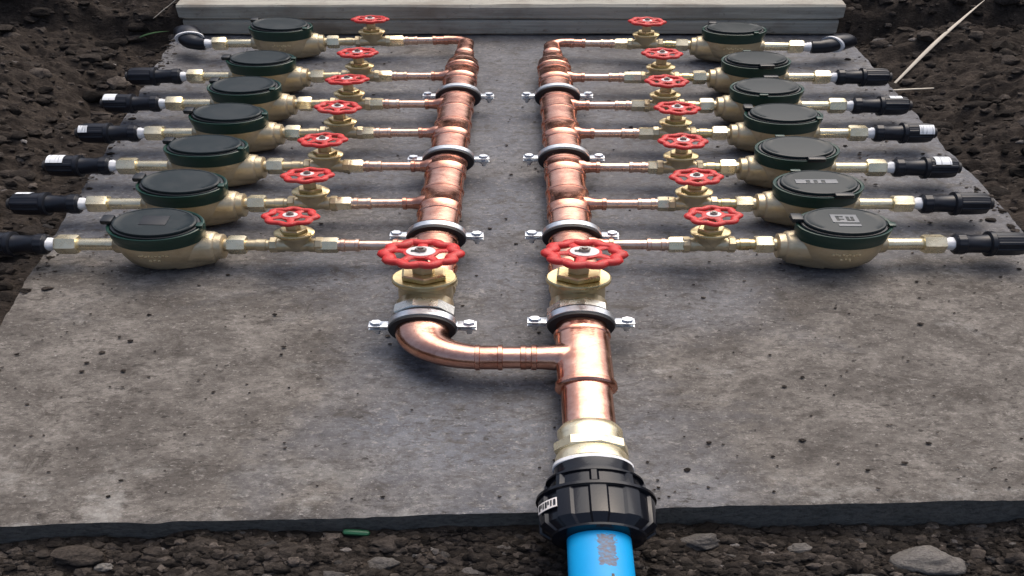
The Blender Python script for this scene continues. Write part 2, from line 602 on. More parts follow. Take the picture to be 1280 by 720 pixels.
# concrete slab: an uneven top with a broken arris, and its rough edge down into the soil
sx, sy = 190, 260
U, V = np.meshgrid(np.linspace(0, 1, sx), np.linspace(0, 1, sy))
U = .5 - .5 * np.cos(PI * U) * .35 - .325 * (1 - 2 * U); V = .5 - .5 * np.cos(PI * V) * .35 - .325 * (1 - 2 * V)
yb = 2.245
Xs = xl(.58 + V * 1.65) * (1 - U) + xr(.58 + V * 1.65) * U
Ys = yf(Xs) * (1 - V) + yb * V
jag = .0028 * fbm(Xs, Ys, 22, 4, 71, .65)
eu = np.minimum(U, 1 - U); ev = np.minimum(V, 1 - V)
Xs = Xs + jag * (eu < .004) * 1.4; Ys = Ys + jag * (ev < .003)
Zs = .0011 * fbm(Xs, Ys, 9, 4, 81) + .0016 * np.minimum(0, vnoise(Xs * 60, Ys * 60, 83)) - .0016
chip = np.clip(1 - np.minimum(eu * 1.0, ev * 1.6) / .006, 0, 1)
Zs = Zs - chip * (.0012 + .007 * relu(fbm(Xs, Ys, 30, 3, 91)))
vs = np.stack([Xs.ravel(), Ys.ravel(), Zs.ravel()], 1)
id2 = np.arange(sx * sy).reshape(sy, sx)
fs = np.stack([id2[:-1, :-1], id2[:-1, 1:], id2[1:, 1:], id2[1:, :-1]], -1).reshape(-1, 4).tolist()
loop = list(id2[0, :]) + list(id2[1:, -1]) + list(id2[-1, -2::-1]) + list(id2[-2:0:-1, 0])
ring = vs[loop]
allv = [vs]; base = len(vs); prev = loop; L = len(loop)
for d in (.012, .03, .055, .10):
    w = ring.copy()
    w[:, 2] = -d
    dirx = np.sign(w[:, 0]) * 0
    wob = .0016 * fbm(ring[:, 0] * 1.0 + d * 3, ring[:, 1] + d * 5, 40, 3, 95)
    w[:, 1] += wob; w[:, 0] += wob * .5
    allv.append(w)
    cur = list(range(base, base + L)); base += L
    for i in range(L):
        j = (i + 1) % L
        fs.append([prev[i], cur[i], cur[j], prev[j]])
    prev = cur
slab = np_mesh('concrete_slab', np.concatenate(allv), fs, 'concrete')
slab.data.set_sharp_from_angle(angle=math.radians(50))
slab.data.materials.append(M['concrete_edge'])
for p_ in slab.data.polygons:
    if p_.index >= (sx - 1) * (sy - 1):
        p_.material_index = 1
slab['kind'] = 'structure'


# ------------------------------------------------------------------ parts of the pipework
def rowT(d, tilt=0.):
    """Along the branch: s outward from the header axis, d = -1 or +1 the side, tilt turns the run about its inner end."""
    c, s = math.cos(tilt), math.sin(tilt)
    def T(a, y, z):
        return (d * (a * c + y * s), -a * s + y * c, z)
    return T


def shiftT(T, s0):
    return lambda a, y, z: T(a + s0, y, z)


def wheel(parent, T, c, R, lobes, seed, label=True, spin=0.):
    """Cast red handwheel: scalloped rim, spokes and hub; label plate and nut on top."""
    n = 72
    rr = R * (.17 if label else .155)
    if label is not None:
        u1, u2 = random.uniform(-.06, .06), random.uniform(-.06, .06)
        T1 = T or (lambda a, b_, z_: (a, b_, z_))
        T = lambda a, b_, z_, T1=T1: T1(a, b_, z_ + (a - c[0]) * u1 + (b_ - c[1]) * u2)
    m = MB(T)
    m.tube([(c[0] + math.cos(t) * R * (.85 + .065 * math.cos(lobes * t)), c[1] + math.sin(t) * R * (.85 + .065 * math.cos(lobes * t)), c[2]) for t in (2 * PI * i / n + spin for i in range(n))], rr, 10, True, 1.0)
    for k in range(5):
        t = 2 * PI * k / 5 + spin
        q = [(c[0] + math.cos(t) * R * a, c[1] + math.sin(t) * R * a, c[2] + R * z) for a, z in ((.25, .02), (.5, .05), (.7, .02), (.88, 0))]
        m.tube(q, [R * .20, R * .13, R * .12, R * .16], 8, flat=.6)
    m.lathe([(-R * .20, R * .20), (-R * .16, R * .30), (R * .03, R * .43), (R * .10, R * .43), (R * .13, R * .38)], 'z', c, 28)
    w = m.build('handwheel', 'red', parent, angle=50)
    pr_ = R * (.36 if label else .27)
    MB(T).lathe([(R * .125, pr_), (R * .155, pr_), (R * .165, pr_ - R * .03)], 'z', c, 28).build('label_plate', 'label_white', w)
    mk = MB(T).hexa(R * .16, R * .30, R * .15, 'z', c, .3, .0006)
    mk.lathe([(R * .29, R * .08), (R * .36, R * .07)], 'z', c, 12)
    mk.build('nut', 'steel_dark', w, angle=20)
    if label:
        t = MB(T)
        t.box((c[0] - R * .16, c[1] - R * .02, c[2] + R * .172), (R * .16, R * .14, R * .02))
        t.build('print_mark', 'mark_dark', w)
    return w


SIDE = {-1: 'feeding the elbow-ended header', 1: 'feeding the straight header'}
SIDEW = {-1: 'by the elbow-ended header', 1: 'by the straight header'}
ORD = ['first', 'second', 'third', 'fourth', 'fifth', 'sixth', 'seventh']


def where(i):
    return ORD[i] + ' from the timber'


def branch(d, i, x0, y, tilt):
    o = thing('branch_pipe', f'thin copper branch pipe, {where(i)}, {SIDEW[d]}', 'pipe', (x0, y, .04), 'copper branch pipes off the headers')
    T = rowT(d, tilt)
    if i > 0:
        st = MB(T).lathe([(.019, .0125), (.024, .0108), (.036, .0106), (.0365, .0122), (.0405, .0122), (.041, .0106)], 'x', seg=20).build('socket', 'copper_dull', o)
        MB(T).lathe([(.038, .0088), (.085, .0088)], 'x', seg=20).build('pipe', 'copper_pale', o)
    else:
        # the last run turns through a small elbow into the reducer at the header's end
        R = .020
        pts = [(0, -.022, 0), (0, -R - .004, 0)] + [(R - R * math.cos(a), -R + R * math.sin(a), 0) for a in (PI / 2 * k / 8 for k in range(9))] + [(.030, 0, 0)]
        def T0(a, yy, z): return (d * a, yy, z)
        MB(T0).tube(pts, .0112, 18).build('elbow', 'copper_dull', o)
        MB(T).lathe([(.028, .0122), (.034, .0122), (.0345, .0105), (.046, .0105), (.0465, .0122), (.051, .0122), (.0515, .0105)], 'x', seg=20).build('socket', 'copper_dull', o)
        MB(T).lathe([(.045, .0088), (.085, .0088)], 'x', seg=20).build('pipe', 'copper_pale', o)
    MB(T).lathe([(.074, .0100), (.0745, .0116), (.078, .0116), (.0785, .0104), (.088, .0104), (.0885, .0118), (.0925, .0118), (.093, .0105), (.097, .0105)], 'x', seg=20).build('adapter_socket', 'copper_pale', o)
    MB(T).hexa(.0955, .1165 + DS[d][i], .0140, 'x', rot=random.uniform(0, 1), e=.002).build('hex_adapter', 'brass_pale', o, angle=20)
    return o


def gate_valve(d, i, x0, y, tilt, dz=0.):
    T = shiftT(rowT(d, tilt), .136 + DS[d][i])
    o = thing('gate_valve', f'small brass gate valve with red handwheel, {where(i)}, {SIDEW[d]}', 'valve', (x0, y, .04), 'small red-wheeled gate valves')
    b = MB(T)
    b.lathe([(-.0235, .0115), (-.022, .0128), (-.013, .0128), (-.011, .0112), (0, .0125), (.011, .0112), (.013, .0128), (.022, .0128), (.0235, .0115)], 'x', seg=24)
    b.lathe([(-.010, .008), (-.004, .0125), (.006, .0130), (.014, .0145), (.022, .0178), (.026, .0186)], 'z', seg=28)
    b.build('body', 'brass_cast', o)
    for s in (-1, 1):
        MB(T).hexa(s * .0225 - .004, s * .0225 + .004, .0148, 'x', rot=random.uniform(0, 1), e=.001, n=8).build('end_collar', 'brass_cast', o, angle=20)
    bn = MB(T).lathe([(.024, .0180), (.0255, .0202), (.0285, .0202), (.030, .0188)], 'z', seg=32).build('bonnet', 'brass', o)
    MB(T).hexa(.0295, .037, .0142, 'z', rot=random.uniform(0, 1), e=.0012).build('bonnet_nut', 'brass', bn, angle=20)
    MB(T).hexa(.0365, .050, .0075, 'z', rot=random.uniform(0, 1), e=.001).build('packing_nut', 'brass_cast', o, angle=20)
    MB(T).lathe([(.045, .0036), (.066, .0036)], 'z', seg=12).build('stem', 'steel_dark', o)
    wheel(o, T, (0, 0, .0612 + dz), .0272, 8, i, False, random.uniform(0, 6))
    # nipple and union nut towards the meter
    MB(T).lathe([(.0225, .0092), (.030, .0096), (.0305, .0108), (.040, .0108), (.0405, .0096), (.053, .0096)], 'x', seg=18).build('nipple', 'brass_cast' if d < 0 else 'brass', o)
    return o


def meter(d, i, x0, y, tilt, hinge, face, dz=0., lean=0.):
    T0 = rowT(d, tilt)
    s0 = .270 if d < 0 else .2655
    ro, dy_ = random.uniform(-.045, .045), random.uniform(-.03, .03)
    T = lambda a, yy, z: T0(a + s0 + DS[d][i], yy * math.cos(ro) - z * math.sin(ro), z * math.cos(ro) + yy * math.sin(ro))
    look = {'square': ', dark square on lid', 'print': ', pale square on lid', 'strip': ', pale strip on lid', '': ' with green ring'}[face]
    o = thing('water_meter', f'brass water meter{look}, {where(i)}, {SIDEW[d]}', 'water meter', (x0, y, .04), 'water meters')
    b = MB(T)
    b.lathe([(-.0365, .020), (-.0355, .026), (-.031, .0325), (-.022, .0385), (-.008, .0424), (.006, .0438), (.018, .0440), (.022, .0435)], 'z', seg=48)
    b.build('body', 'bronze', o)
    # flared inlet boss, and the shorter outlet boss
    def boss(t):     # fuller at the sides and underneath than on top
        return 1 + .34 * max(0, -math.sin(t)) + .06 * abs(math.cos(t))
    MB(T).lathe([(-.0620, .0150), (-.0605, .0188), (-.0540, .0196), (-.0530, .0222), (-.0505, .0232), (-.040, .0246), (-.030, .0272), (-.020, .0290)], 'x', seg=28, rf=boss).taper_block().build('inlet_boss', 'bronze', o, angle=50)
    MB(T).lathe([(.030, .0185), (.040, .0165), (.0465, .0150), (.048, .0128)], 'x', seg=24).build('outlet_boss', 'bronze', o)
    MB(T).lathe([(-.0680, .0115), (-.061, .0115)], 'x', seg=20).build('inlet_thread', 'brass_cast', o)
    MB(T).hexa(-.0835, -.0655, .0170, 'x', rot=random.uniform(0, 1), e=.0025).build('inlet_nut', 'brass_pale', o, angle=20)
    MB(T).lathe([(.046, .0108), (.086, .0108), (.0875, .0098)], 'x', seg=20).build('outlet_tail', 'brass_pale', o)
    MB(T).hexa(.0845, .1060, .0176, 'x', rot=random.uniform(0, 1), e=.0025).build('outlet_nut', 'brass_pale', o, angle=20)
    # raised founder's lettering on the front of the bowl: too worn to read
    lt = MB(T)
    for row, (n, zz, span) in enumerate(((9, .007, .30), (3, -.003, .09))):
        for k in range(n):
            a = -PI / 2 + (k / (n - 1) - .5) * 2 * span + random.uniform(-.012, .012)
            r = .0436 if row == 0 else .0431
            hgt = random.uniform(.0028, .0048)
            lt.box((math.cos(a) * r, math.sin(a) * r, zz + (.0016 if k % 2 else 0)), (.0026, .0026, hgt), .2)
    lt.build('cast_lettering', 'brass_pale', o)
    # register ring and hinged lid, the lid leaning a little on its hinge
    rg = MB(T).lathe([(.0190, .0435), (.0200, .0452), (.0270, .0458), (.0285, .0464), (.0425, .0478), (.0455, .0474), (.0462, .0462), (.0450, .0444), (.0420, .0440)], 'z', seg=64).build('register_ring', 'green', o)
    hs = hinge
    hx, hy = math.cos(hs), math.sin(hs)
    def TL(a, yy, z):
        k = (hx * a + hy * yy + .045) / .09
        return T(a, yy, z + lean * k)
    ld = MB(TL).lathe([(.0430, .0385), (.0470, .0408), (.0496, .0408), (.0510, .0399), (.0513, .0378), (.0505, .0370), (.0506, .030), (.0509, .020), (.0511, .010), (.0511, .003)], 'z', seg=64).build('lid', 'lid', o)
    MB(TL).lathe([(.0420, .0436), (.0440, .0436), (.0456, .0428), (.0462, .0408)], 'z', seg=64).build('lid_rim', 'lid_black', ld)
    hw = abs(hx) > .6
    MB(TL).box((hx * .0470, hy * .0470, .0480), (.012 if hw else .020, .020 if hw else .012, .009), .25).build('hinge', 'lid_black', ld)
    MB(TL).box((-hx * .0455, -hy * .0455, .0485), (.007 if hw else .011, .011 if hw else .007, .004), .25).build('latch', 'green', ld)
    zt = .0513
    if face == 'square':
        MB(TL).box((.000, .002, zt), (.026, .026, .0008)).build('dial_window', 'mark_dark', ld)
    elif face == 'print':
        pm = MB(TL).box((.000, .004, zt), (.026, .024, .0008))
        pm.box((.002 * d, -.016, zt), (.022, .006, .0008))
        q = pm.build('print_panel', 'mark_grey', ld)
        z = MB(TL)
        for bx, by, sx_, sy_ in ((-.007, .004, .003, .014), (-.004, .009, .006, .003), (-.004, .001, .006, .003), (.003, .003, .003, .012), (.0075, .003, .003, .012), (.005, -.002, .006, .003)):
            z.box((bx, by, zt + .0006), (sx_, sy_, .0006))
        z.build('print_mark', 'lid', q)
    elif face == 'strip':
        pm = MB(TL).box((-.003, .000, zt), (.044, .013, .0008))
        q = pm.build('print_panel', 'mark_grey', ld)
        z = MB(TL)
        for bx in (-.012, -.004, .004):
            z.box((bx, -.001, zt + .0006), (.004, .008, .0006))
        z.build('print_mark', 'lid', q)
    return o


def coupling(d, i, x0, y, tilt, sticker=None, bend=None):
    T = shiftT(rowT(d, tilt), (.3745 if d < 0 else .370) + DS[d][i])
    look = {None: 'plain black', 'c': 'white-stickered black'}[sticker and 'c']
    if bend:
        look = 'bent black'
    o = thing('compression_coupling', f'{look} plastic pipe coupling, {where(i)}, {SIDEW[d]}', 'coupling', (x0, y, .04), 'black plastic couplings on the meter outlets')
    tw = lambda t: 1 + .05 * math.sin(3 * t + i) + .03 * math.sin(7 * t + 2 * i)
    MB(T).lathe([(-.001, .0085), (.001, .0100), (.0035, .0104), (.0055, .0100), (.0075, .0118), (.010, .0116), (.0115, .0126), (.013, .0120)], 'x', seg=26, rf=tw).build('thread_tape', 'ptfe', o)
    if bend:
        yaw, rise = bend
        # body turns back towards the bank
        pts = []; p = Vector((.014, 0, 0)); a = 0
        for k in range(12):
            pts.append(tuple(p)); a = yaw * min(1, k / 8)
            p = p + Vector((math.cos(a), math.sin(a), rise * min(1, k / 8))) * .0036
        MB(T).tube(pts, [.0165] * 5 + [.0178] * 7, 22).build('body', 'black', o)
        e = Vector(pts[-1]); t = (Vector(pts[-1]) - Vector(pts[-2])).normalized()
        MB(T).tube([e - t * .002, e, e + t * .004, e + t * .028, e + t * .033], [.0180, .0212, .0216, .0204, .0165], 22).build('nut', 'black', o)
        MB(T).tube([e - t * .0045, e - t * .0005], [.0222, .0222], 22).build('seal_ring', 'ptfe', o)
        return o
    fl = lambda t: 1 + .03 * (1 if math.cos(12 * t) > .4 else 0)
    bd = MB(T).lathe([(.0105, .0145), (.0120, .0172), (.0235, .0178), (.0250, .0164), (.0420, .0166), (.0440, .0178), (.050, .0180)], 'x', seg=30).build('body', 'black', o)
    MB(T).lathe([(.0122, .0172), (.0130, .0184), (.0205, .0187), (.0213, .0176)], 'x', seg=72, rf=fl).build('grip_ring', 'black', bd, angle=25)
    rib = lambda t: 1 + .045 * (1 if math.cos(10 * t) > .45 else 0)
    n = MB(T)
    n.lathe([(.0440, .0195), (.0450, .0228), (.0492, .0230), (.0506, .0212)], 'x', seg=40)
    n.lathe([(.0500, .0206), (.062, .0210), (.075, .0204), (.0805, .0186), (.0830, .0145)], 'x', seg=80, rf=rib)
    nut = n.build('nut', 'black', o, angle=25)
    MB(T).lathe([(.0820, .0115), (.087, .0115), (.0875, .009)], 'x', seg=20).build('pipe_stub', 'rubber', o)
    if sticker:
        a0, a1, t0, t1 = sticker; a0 -= .0095; a1 -= .0095
        MB(T).patch(a0, a1, t0, t1, .0220, 'x').build('sticker', 'sticker', nut)
    return o


DS = {-1: [.006, .003, .002, -.001, .001, .001, .001], 1: [.005, .009, .002, .003, -.004, -.003, 0]}
ROWY = {-1: [2.084, 1.850, 1.695, 1.555, 1.410, 1.271, 1.133], 1: [2.064, 1.842, 1.688, 1.551, 1.406, 1.268, 1.135]}
def hx(d, y): return -.0935 if d < 0 else .0365 + (1.95 - y) * .0095
TILT = {-1: [.070, .004, -.006, .006, -.004, .006, -.010], 1: [.075, -.004, .004, -.006, .004, -.004, -.008]}
HINGE = {-1: [.5, .25, .35, .2, .1, .15, .12], 1: [2.2, -1.2, 1.2, 2.7, -1.5, -1.25, 2.95]}
HINGE = {q: [a + b for a, b in zip(HINGE[q], [.1, -.2, .15, -.1, .25, .1, 0])] for q in HINGE}
FACE = {-1: [''] * 6 + ['square'], 1: ['', '', '', '', '', 'strip', 'print']}
STK = {-1: [None, None, (.074, .090, -.25, .75), (.078, .089, .25, 1.0), (.070, .089, -.35, .75), (.070, .086, -.7, -.05), None],
       1: [None, None, (.066, .082, -.35, .25), (.072, .090, .2, 1.2), (.064, .082, -.45, .75), None, None]}
for d in (-1, 1):
    for i in range(7):
        y = ROWY[d][i]; x0 = hx(d, y); t = TILT[d][i]
        branch(d, i, x0, y, t)
        gate_valve(d, i, x0, y, t, random.uniform(-.0015, .0015))
        meter(d, i, x0, y, t, HINGE[d][i], FACE[d][i], lean=[.006, .001, .0, .004, .002, .004, .003][i] if d < 0 else [.0, .004, .001, .002, .0, .0, .003][i])
        coupling(d, i, x0, y, t, STK[d][i], ((1.35, .35) if d < 0 else (.75, .12)) if i == 0 else None)


# ------------------------------------------------------------------ the two headers
def header(d):
    lab = 'thick copper header pipe of tees, ending in an elbow' if d < 0 else 'thick copper header pipe of tees, in line with the blue pipe'
    x0 = hx(d, 1.6)
    k = 0 if d < 0 else -.0095
    T = lambda x, y, z: (x + k * (y - 1.6), y, z)
    o = thing('copper_header', lab, 'pipe', (x0, 0, .04), 'copper headers')
    ys = ROWY[d]
    MB(T).lathe([(1.065, .0222), (1.93, .0222)], 'y', seg=40).build('pipe', 'copper', o)
    y1 = ys[0]
    MB(T).lathe([(1.892, .0230), (1.894, .0243), (1.900, .0243), (1.902, .0232), (1.918, .0230), (1.936, .0205), (1.956, .0160), (1.966, .0146), (1.970, .0150), (1.977, .0150), (1.979, .0130), (1.992, .0130), (1.994, .0140), (2.000, .0140), (2.002, .0124), (y1 - .020, .0122)], 'y', seg=36).build('reducer', 'copper_dull', o)
    span = {1: (.042, .036), 2: (.038, .026), 3: (.040, .040), 4: (.042, .016), 5: (.044, .042), 6: (.036, .016)}
    for i in range(1, 7):
        a, b = span[i]; y = ys[i]
        r, q = .0228, .0237
        pr = [(y - a, .0223), (y - a + .0005, r), (y - a + .0015, q), (y - a + .007, q), (y - a + .008, r)]
        if a > .038:
            pr += [(y - a * .42, r), (y - a * .42 + .001, r + .0006), (y - a * .42 + .004, r + .0006), (y - a * .42 + .005, r)]
        pr += [(y + b - .008, r), (y + b - .007, q), (y + b - .0015, q), (y + b - .0005, r), (y + b, .0223)]
        tp = MB(T).lathe(pr, 'y', seg=40).build('tee_fitting', 'copper_dull', o)
        TB = lambda s, yy, z, y=y: T(d * s, yy + y, z)
        MB(TB).lathe([(.014, .0165), (.022, .0150), (.0255, .0122), (.030, .0112)], 'x', seg=22).build('tee_outlet', 'copper_dull', tp)
    MB(T).lathe([(1.040, .0235), (1.043, .0245), (1.060, .0245), (1.064, .0258), (1.070, .0258), (1.072, .0235)], 'y', seg=36).build('adapter_socket', 'copper_dull', o)
    return o


for d in (-1, 1):
    header(d)


def clamp(d, n, x, y, lean):
    wh = ['beside the reducer end', 'second along', 'third along', 'just below the big gate valve'][n]
    o = thing('pipe_clamp', f'zinc pipe clamp with rubber lining, {wh}, on the {"elbow-ended" if d < 0 else "straight"} header', 'clamp', (x, y, .04), 'zinc pipe clamps')
    T = lambda a, yy, z: (a, yy + lean * a, z)
    ri = .0262
    MB(T).lathe([(-.0105, ri - .002), (-.0115, ri + .0030), (-.0085, ri + .0040), (-.0075, ri + .0022), (.0075, ri + .0022), (.0085, ri + .0040), (.0115, ri + .0030), (.0105, ri - .002)], 'y', seg=44).build('rubber_lining', 'rubber', o)
    for s in (1, -1):           # upper and lower half of the band
        b = MB(T)
        n_ = 20
        vs, fs = [], []
        for i in range(n_ + 1):
            t = PI * i / n_ * s
            for r, yy in ((ri + .0024, -.0070), (ri + .0046, -.0062), (ri + .0046, .0062), (ri + .0024, .0070)):
                vs.append((math.cos(t) * r, yy, math.sin(t) * r + s * .0006))
        for i in range(n_):
            for j in range(4):
                k = (j + 1) % 4
                fs.append((i * 4 + j, i * 4 + k, i * 4 + 4 + k, i * 4 + 4 + j))
        fs.append((0, 1, 2, 3)); fs.append(tuple(n_ * 4 + j for j in (3, 2, 1, 0)))
        b.add(vs, fs).build('band', 'zinc', o)
    for sd in (-1, 1):
        lg = MB(T)
        for zz in (-.0032, .0032):
            lg.box((sd * (ri + .0125), 0, zz), (.0175, .0135, .0026), .2)
        e = lg.build('lug', 'zinc', o)
        s = MB(T)
        s.hexa(.0045, .0090, .0056, 'z', (sd * (ri + .0145), 0, 0), random.uniform(0, 1), .0008)
        s.lathe([(-.016, .0024), (.0045, .0024)], 'z', (sd * (ri + .0145), 0, 0), 12)
        s.lathe([(-.0095, .0045), (-.0050, .0045)], 'z', (sd * (ri + .0145), 0, 0), 6)
        s.build('bolt', 'zinc', e, angle=25)
    MB(T).lathe([(-.041, .012), (-.038, .012), (-.0375, .0045), (-.028, .0045)], 'z', seg=16).build('foot', 'zinc', o)
    return o


CL = {-1: [1.737, 1.438, 1.162, .918], 1: [1.738, 1.443, 1.163, .926]}
for d in (-1, 1):
    for n in range(4):
        y = CL[d][n]
        clamp(d, n, hx(d, y) + (.001 if d < 0 else .0005), y, random.uniform(-.03, .03))


def big_valve(d):
    y0 = .990
    x = hx(d, y0)
    lab = 'large brass gate valve with red handwheel on the elbow-ended header' if d < 0 else 'large brass gate valve with red handwheel on the straight header'
    o = thing('main_gate_valve', lab, 'valve', (x, y0, .04), 'large red-wheeled gate valves')
    b = MB()
    b.lathe([(-.035, .0235), (-.034, .0262), (-.018, .0262), (-.015, .0240), (.015, .0240), (.018, .0262), (.034, .0262), (.035, .0235)], 'y', seg=36)
    b.lathe([(-.024, .015), (-.014, .0235), (.004, .0252), (.018, .0248), (.026, .0244), (.032, .0252), (.0345, .0268)], 'z', seg=40)
    b.build('body', 'brass_cast', o)
    bn = MB().lathe([(.033, .0270), (.035, .0296), (.0405, .0296), (.0425, .0282)], 'z', seg=44).build('bonnet', 'brass', o)
    MB().hexa(.0425, .053, .0225, 'z', rot=PI / 2 + (.05 if d < 0 else -.06), e=.0016).build('bonnet_nut', 'brass', bn, angle=20)
    MB().hexa(.0525, .068, .0105, 'z', rot=.4, e=.001).build('packing_nut', 'brass_cast', o, angle=20)
    MB().lathe([(.060, .005), (.090, .005)], 'z', seg=14).build('stem', 'steel_dark', o)
    wheel(o, None, ((-.0005 if d < 0 else .004), 0, .0885), .0362, 10, d, True, .3 if d < 0 else .75)
    MB().hexa(-.0560, -.0330, .0290, 'y', rot=.15 if d > 0 else .5, e=.002, n=8).build('hex_nipple', 'nickel', o, angle=20)
    MB().hexa(.034, .052, .0275, 'y', rot=.2, e=.002, n=8).build('back_nipple', 'brass_pale', o, angle=20)
    return o


for d in (-1, 1):
    big_valve(d)

# elbow and link from the elbow-ended header to the supply tee
YT = .8466
XT = hx(1, YT)
xe = hx(-1, YT) + .001
o = thing('elbow_link', 'copper elbow and short cross pipe joining the two headers', 'pipe', (xe, YT, .04))
R = .056
pts = [(0, .092, 0), (0, .078, 0), (0, .066, 0)] + [(R - R * math.cos(a), R - R * math.sin(a), 0) for a in (PI / 2 * k / 14 for k in range(15))] + [(R + .006, 0, 0)]
rad = [.0232, .0238, .0236] + [.0236 - .0058 * (k / 14) ** .8 for k in range(15)] + [.0178]
MB().tube(pts, rad, 36).build('elbow', 'copper', o)
MB().lathe([(.064, .0238), (.067, .0252), (.073, .0252), (.076, .0238)], 'y', seg=36).build('elbow_bead', 'copper_dull', o)
MB().lathe([(.056, .0168), (.100, .0168)], 'x', seg=32).build('pipe', 'copper', o)
MB().lathe([(.0480, .0178), (.0485, .0195), (.0520, .0195), (.0525, .0180), (.0670, .0180), (.0675, .0195), (.0710, .0195), (.0715, .0178)], 'x', seg=32).build('sleeve', 'copper_dull', o)
MB().lathe([(.0860, .0170), (.0865, .0186), (.0905, .0186), (.0910, .0178), (.0975, .0176)], 'x', seg=32).build('end_sleeve', 'copper_dull', o)

o = thing('supply_tee', 'copper tee and pipe between the straight header and the black coupling', 'pipe', (XT, YT, .04))
tm = MB().lathe([(-.060, .0232), (-.056, .0236), (.044, .0236), (.052, .0234), (.066, .0228), (.083, .0225)], 'y', seg=48)
tm.lathe([(-.046, .0176), (-.036, .0180), (-.026, .0194), (-.008, .0206), (.002, .0150)], 'x', seg=40)
tp = tm.build('tee_fitting', 'copper', o, smooth=True, angle=180)
rm = tp.modifiers.new('blend', 'REMESH'); rm.mode = 'VOXEL'; rm.voxel_size = .0012; rm.use_smooth_shade = True
sm = tp.modifiers.new('soften', 'SMOOTH'); sm.factor = .5; sm.iterations = 45
MB().lathe([(-.067, .0226), (-.066, .0238), (-.064, .0254), (-.057, .0254), (-.055, .0234)], 'y', seg=40).build('bead', 'copper_dull', tp)
MB().lathe([(.043, .0234), (.045, .0248), (.051, .0248), (.053, .0232)], 'y', seg=40).build('bead', 'copper_dull', tp)
MB().lathe([(-.0445, .0180), (-.044, .0192), (-.040, .0192), (-.0395, .0178)], 'x', seg=32).build('bead', 'copper_dull', tp)
MB().lathe([(-.152, .0208), (-.060, .0208)], 'y', seg=36).build('pipe', 'copper', o)
ad = MB()
ad.lathe([(-.186, .0232), (-.166, .0240), (-.156, .0240), (-.153, .0250), (-.146, .0250), (-.142, .0234), (-.138, .0220)], 'y', seg=36)
ad.build('adapter_socket', 'brass_pale', o)
MB().hexa(-.184, -.167, .0285, 'y', rot=.2, e=.002, n=8).build('hex_adapter', 'brass_pale', o, angle=20)
MB().lathe([(-.203, .0255), (-.201, .0272), (-.192, .0272), (-.184, .0250)], 'y', seg=36).build('adapter_thread', 'brass_pale', o)
MB().lathe([(-.212, .0275), (-.210, .0298), (-.205, .0298), (-.202, .0270)], 'y', seg=36, rf=lambda t: 1 + .015 * math.sin(5 * t)).build('thread_tape', 'ptfe', o)

# big black coupling at the slab's front edge
xb = XT + .0005
o = thing('supply_coupling', 'large ribbed black plastic coupling at the end of the blue pipe', 'coupling', (xb, .583, .041))
MB().lathe([(.028, .0300), (.036, .0306), (.0400, .0296), (.054, .0290), (.0545, .026)], 'y', seg=40).build('neck', 'black_gloss', o)
ribA = lambda t: 1 + .10 * (1 if math.cos(8 * t + .4) > .70 else 0)
n1 = MB()
n1.lathe([(.011, .0318), (.0125, .0332), (.028, .0326), (.0300, .0312)], 'y', seg=120, rf=ribA)
n1.lathe([(.0285, .0330), (.0295, .0352), (.0325, .0350), (.0335, .0318)], 'y', seg=60)
n1.build('lock_ring', 'black_gloss', o, angle=25)
ribB = lambda t: 1 + .055 * (1 if math.cos(10 * t) > .20 else 0)
n2 = MB()
n2.lathe([(-.048, .0290), (-.043, .0330), (-.036, .0380), (-.002, .0388), (.004, .0380)], 'y', seg=140, rf=ribB)
n2.lathe([(.002, .0396), (.0035, .0422), (.0075, .0420), (.0105, .0345), (.0115, .0315)], 'y', seg=60)
n2.lathe([(-.049, .0270), (-.0485, .0318), (-.046, .0325), (-.0445, .0290)], 'y', seg=60)
nut = n2.build('nut', 'black_gloss', o, angle=25)
st = MB().patch(-.023, -.010, -1.28, -.74, .0416, 'y').build('sticker', 'label_white', nut)
lt = MB()
for k in range(7):
    t = -1.22 + k * .07
    lt.patch(-.0205 + (.003 if k in (1, 4) else 0), -.0125, t, t + (.030 if k % 3 else .045), .0423, 'y', n=2, th=.0004)
lt.build('print_mark', 'mark_dark', st)

o = thing('blue_pipe', 'bright blue plastic water pipe with a scuffed crown', 'pipe', (xb, .545, .04))
def TB(x, y, z): return (x, y, z - .10 * max(0, -y) ** 1.5)
MB(TB).lathe([(-.60, .0217)] + [(-.6 + .05 * k, .0217) for k in range(1, 12)] + [(.004, .0217)], 'y', seg=44).build('pipe', 'blue', o)
pm = MB(TB)
pm.patch(-.088, -.066, .24, .32, .0218, 'y', n=4, th=.0003)
pm.build('print_stroke', 'mark_dark', o)
pm = MB(TB)
pm.patch(-.0882, -.0840, -.12, .235, .0218, 'y', n=4, th=.0003)
pm.build('print_stroke', 'mark_dark', o)

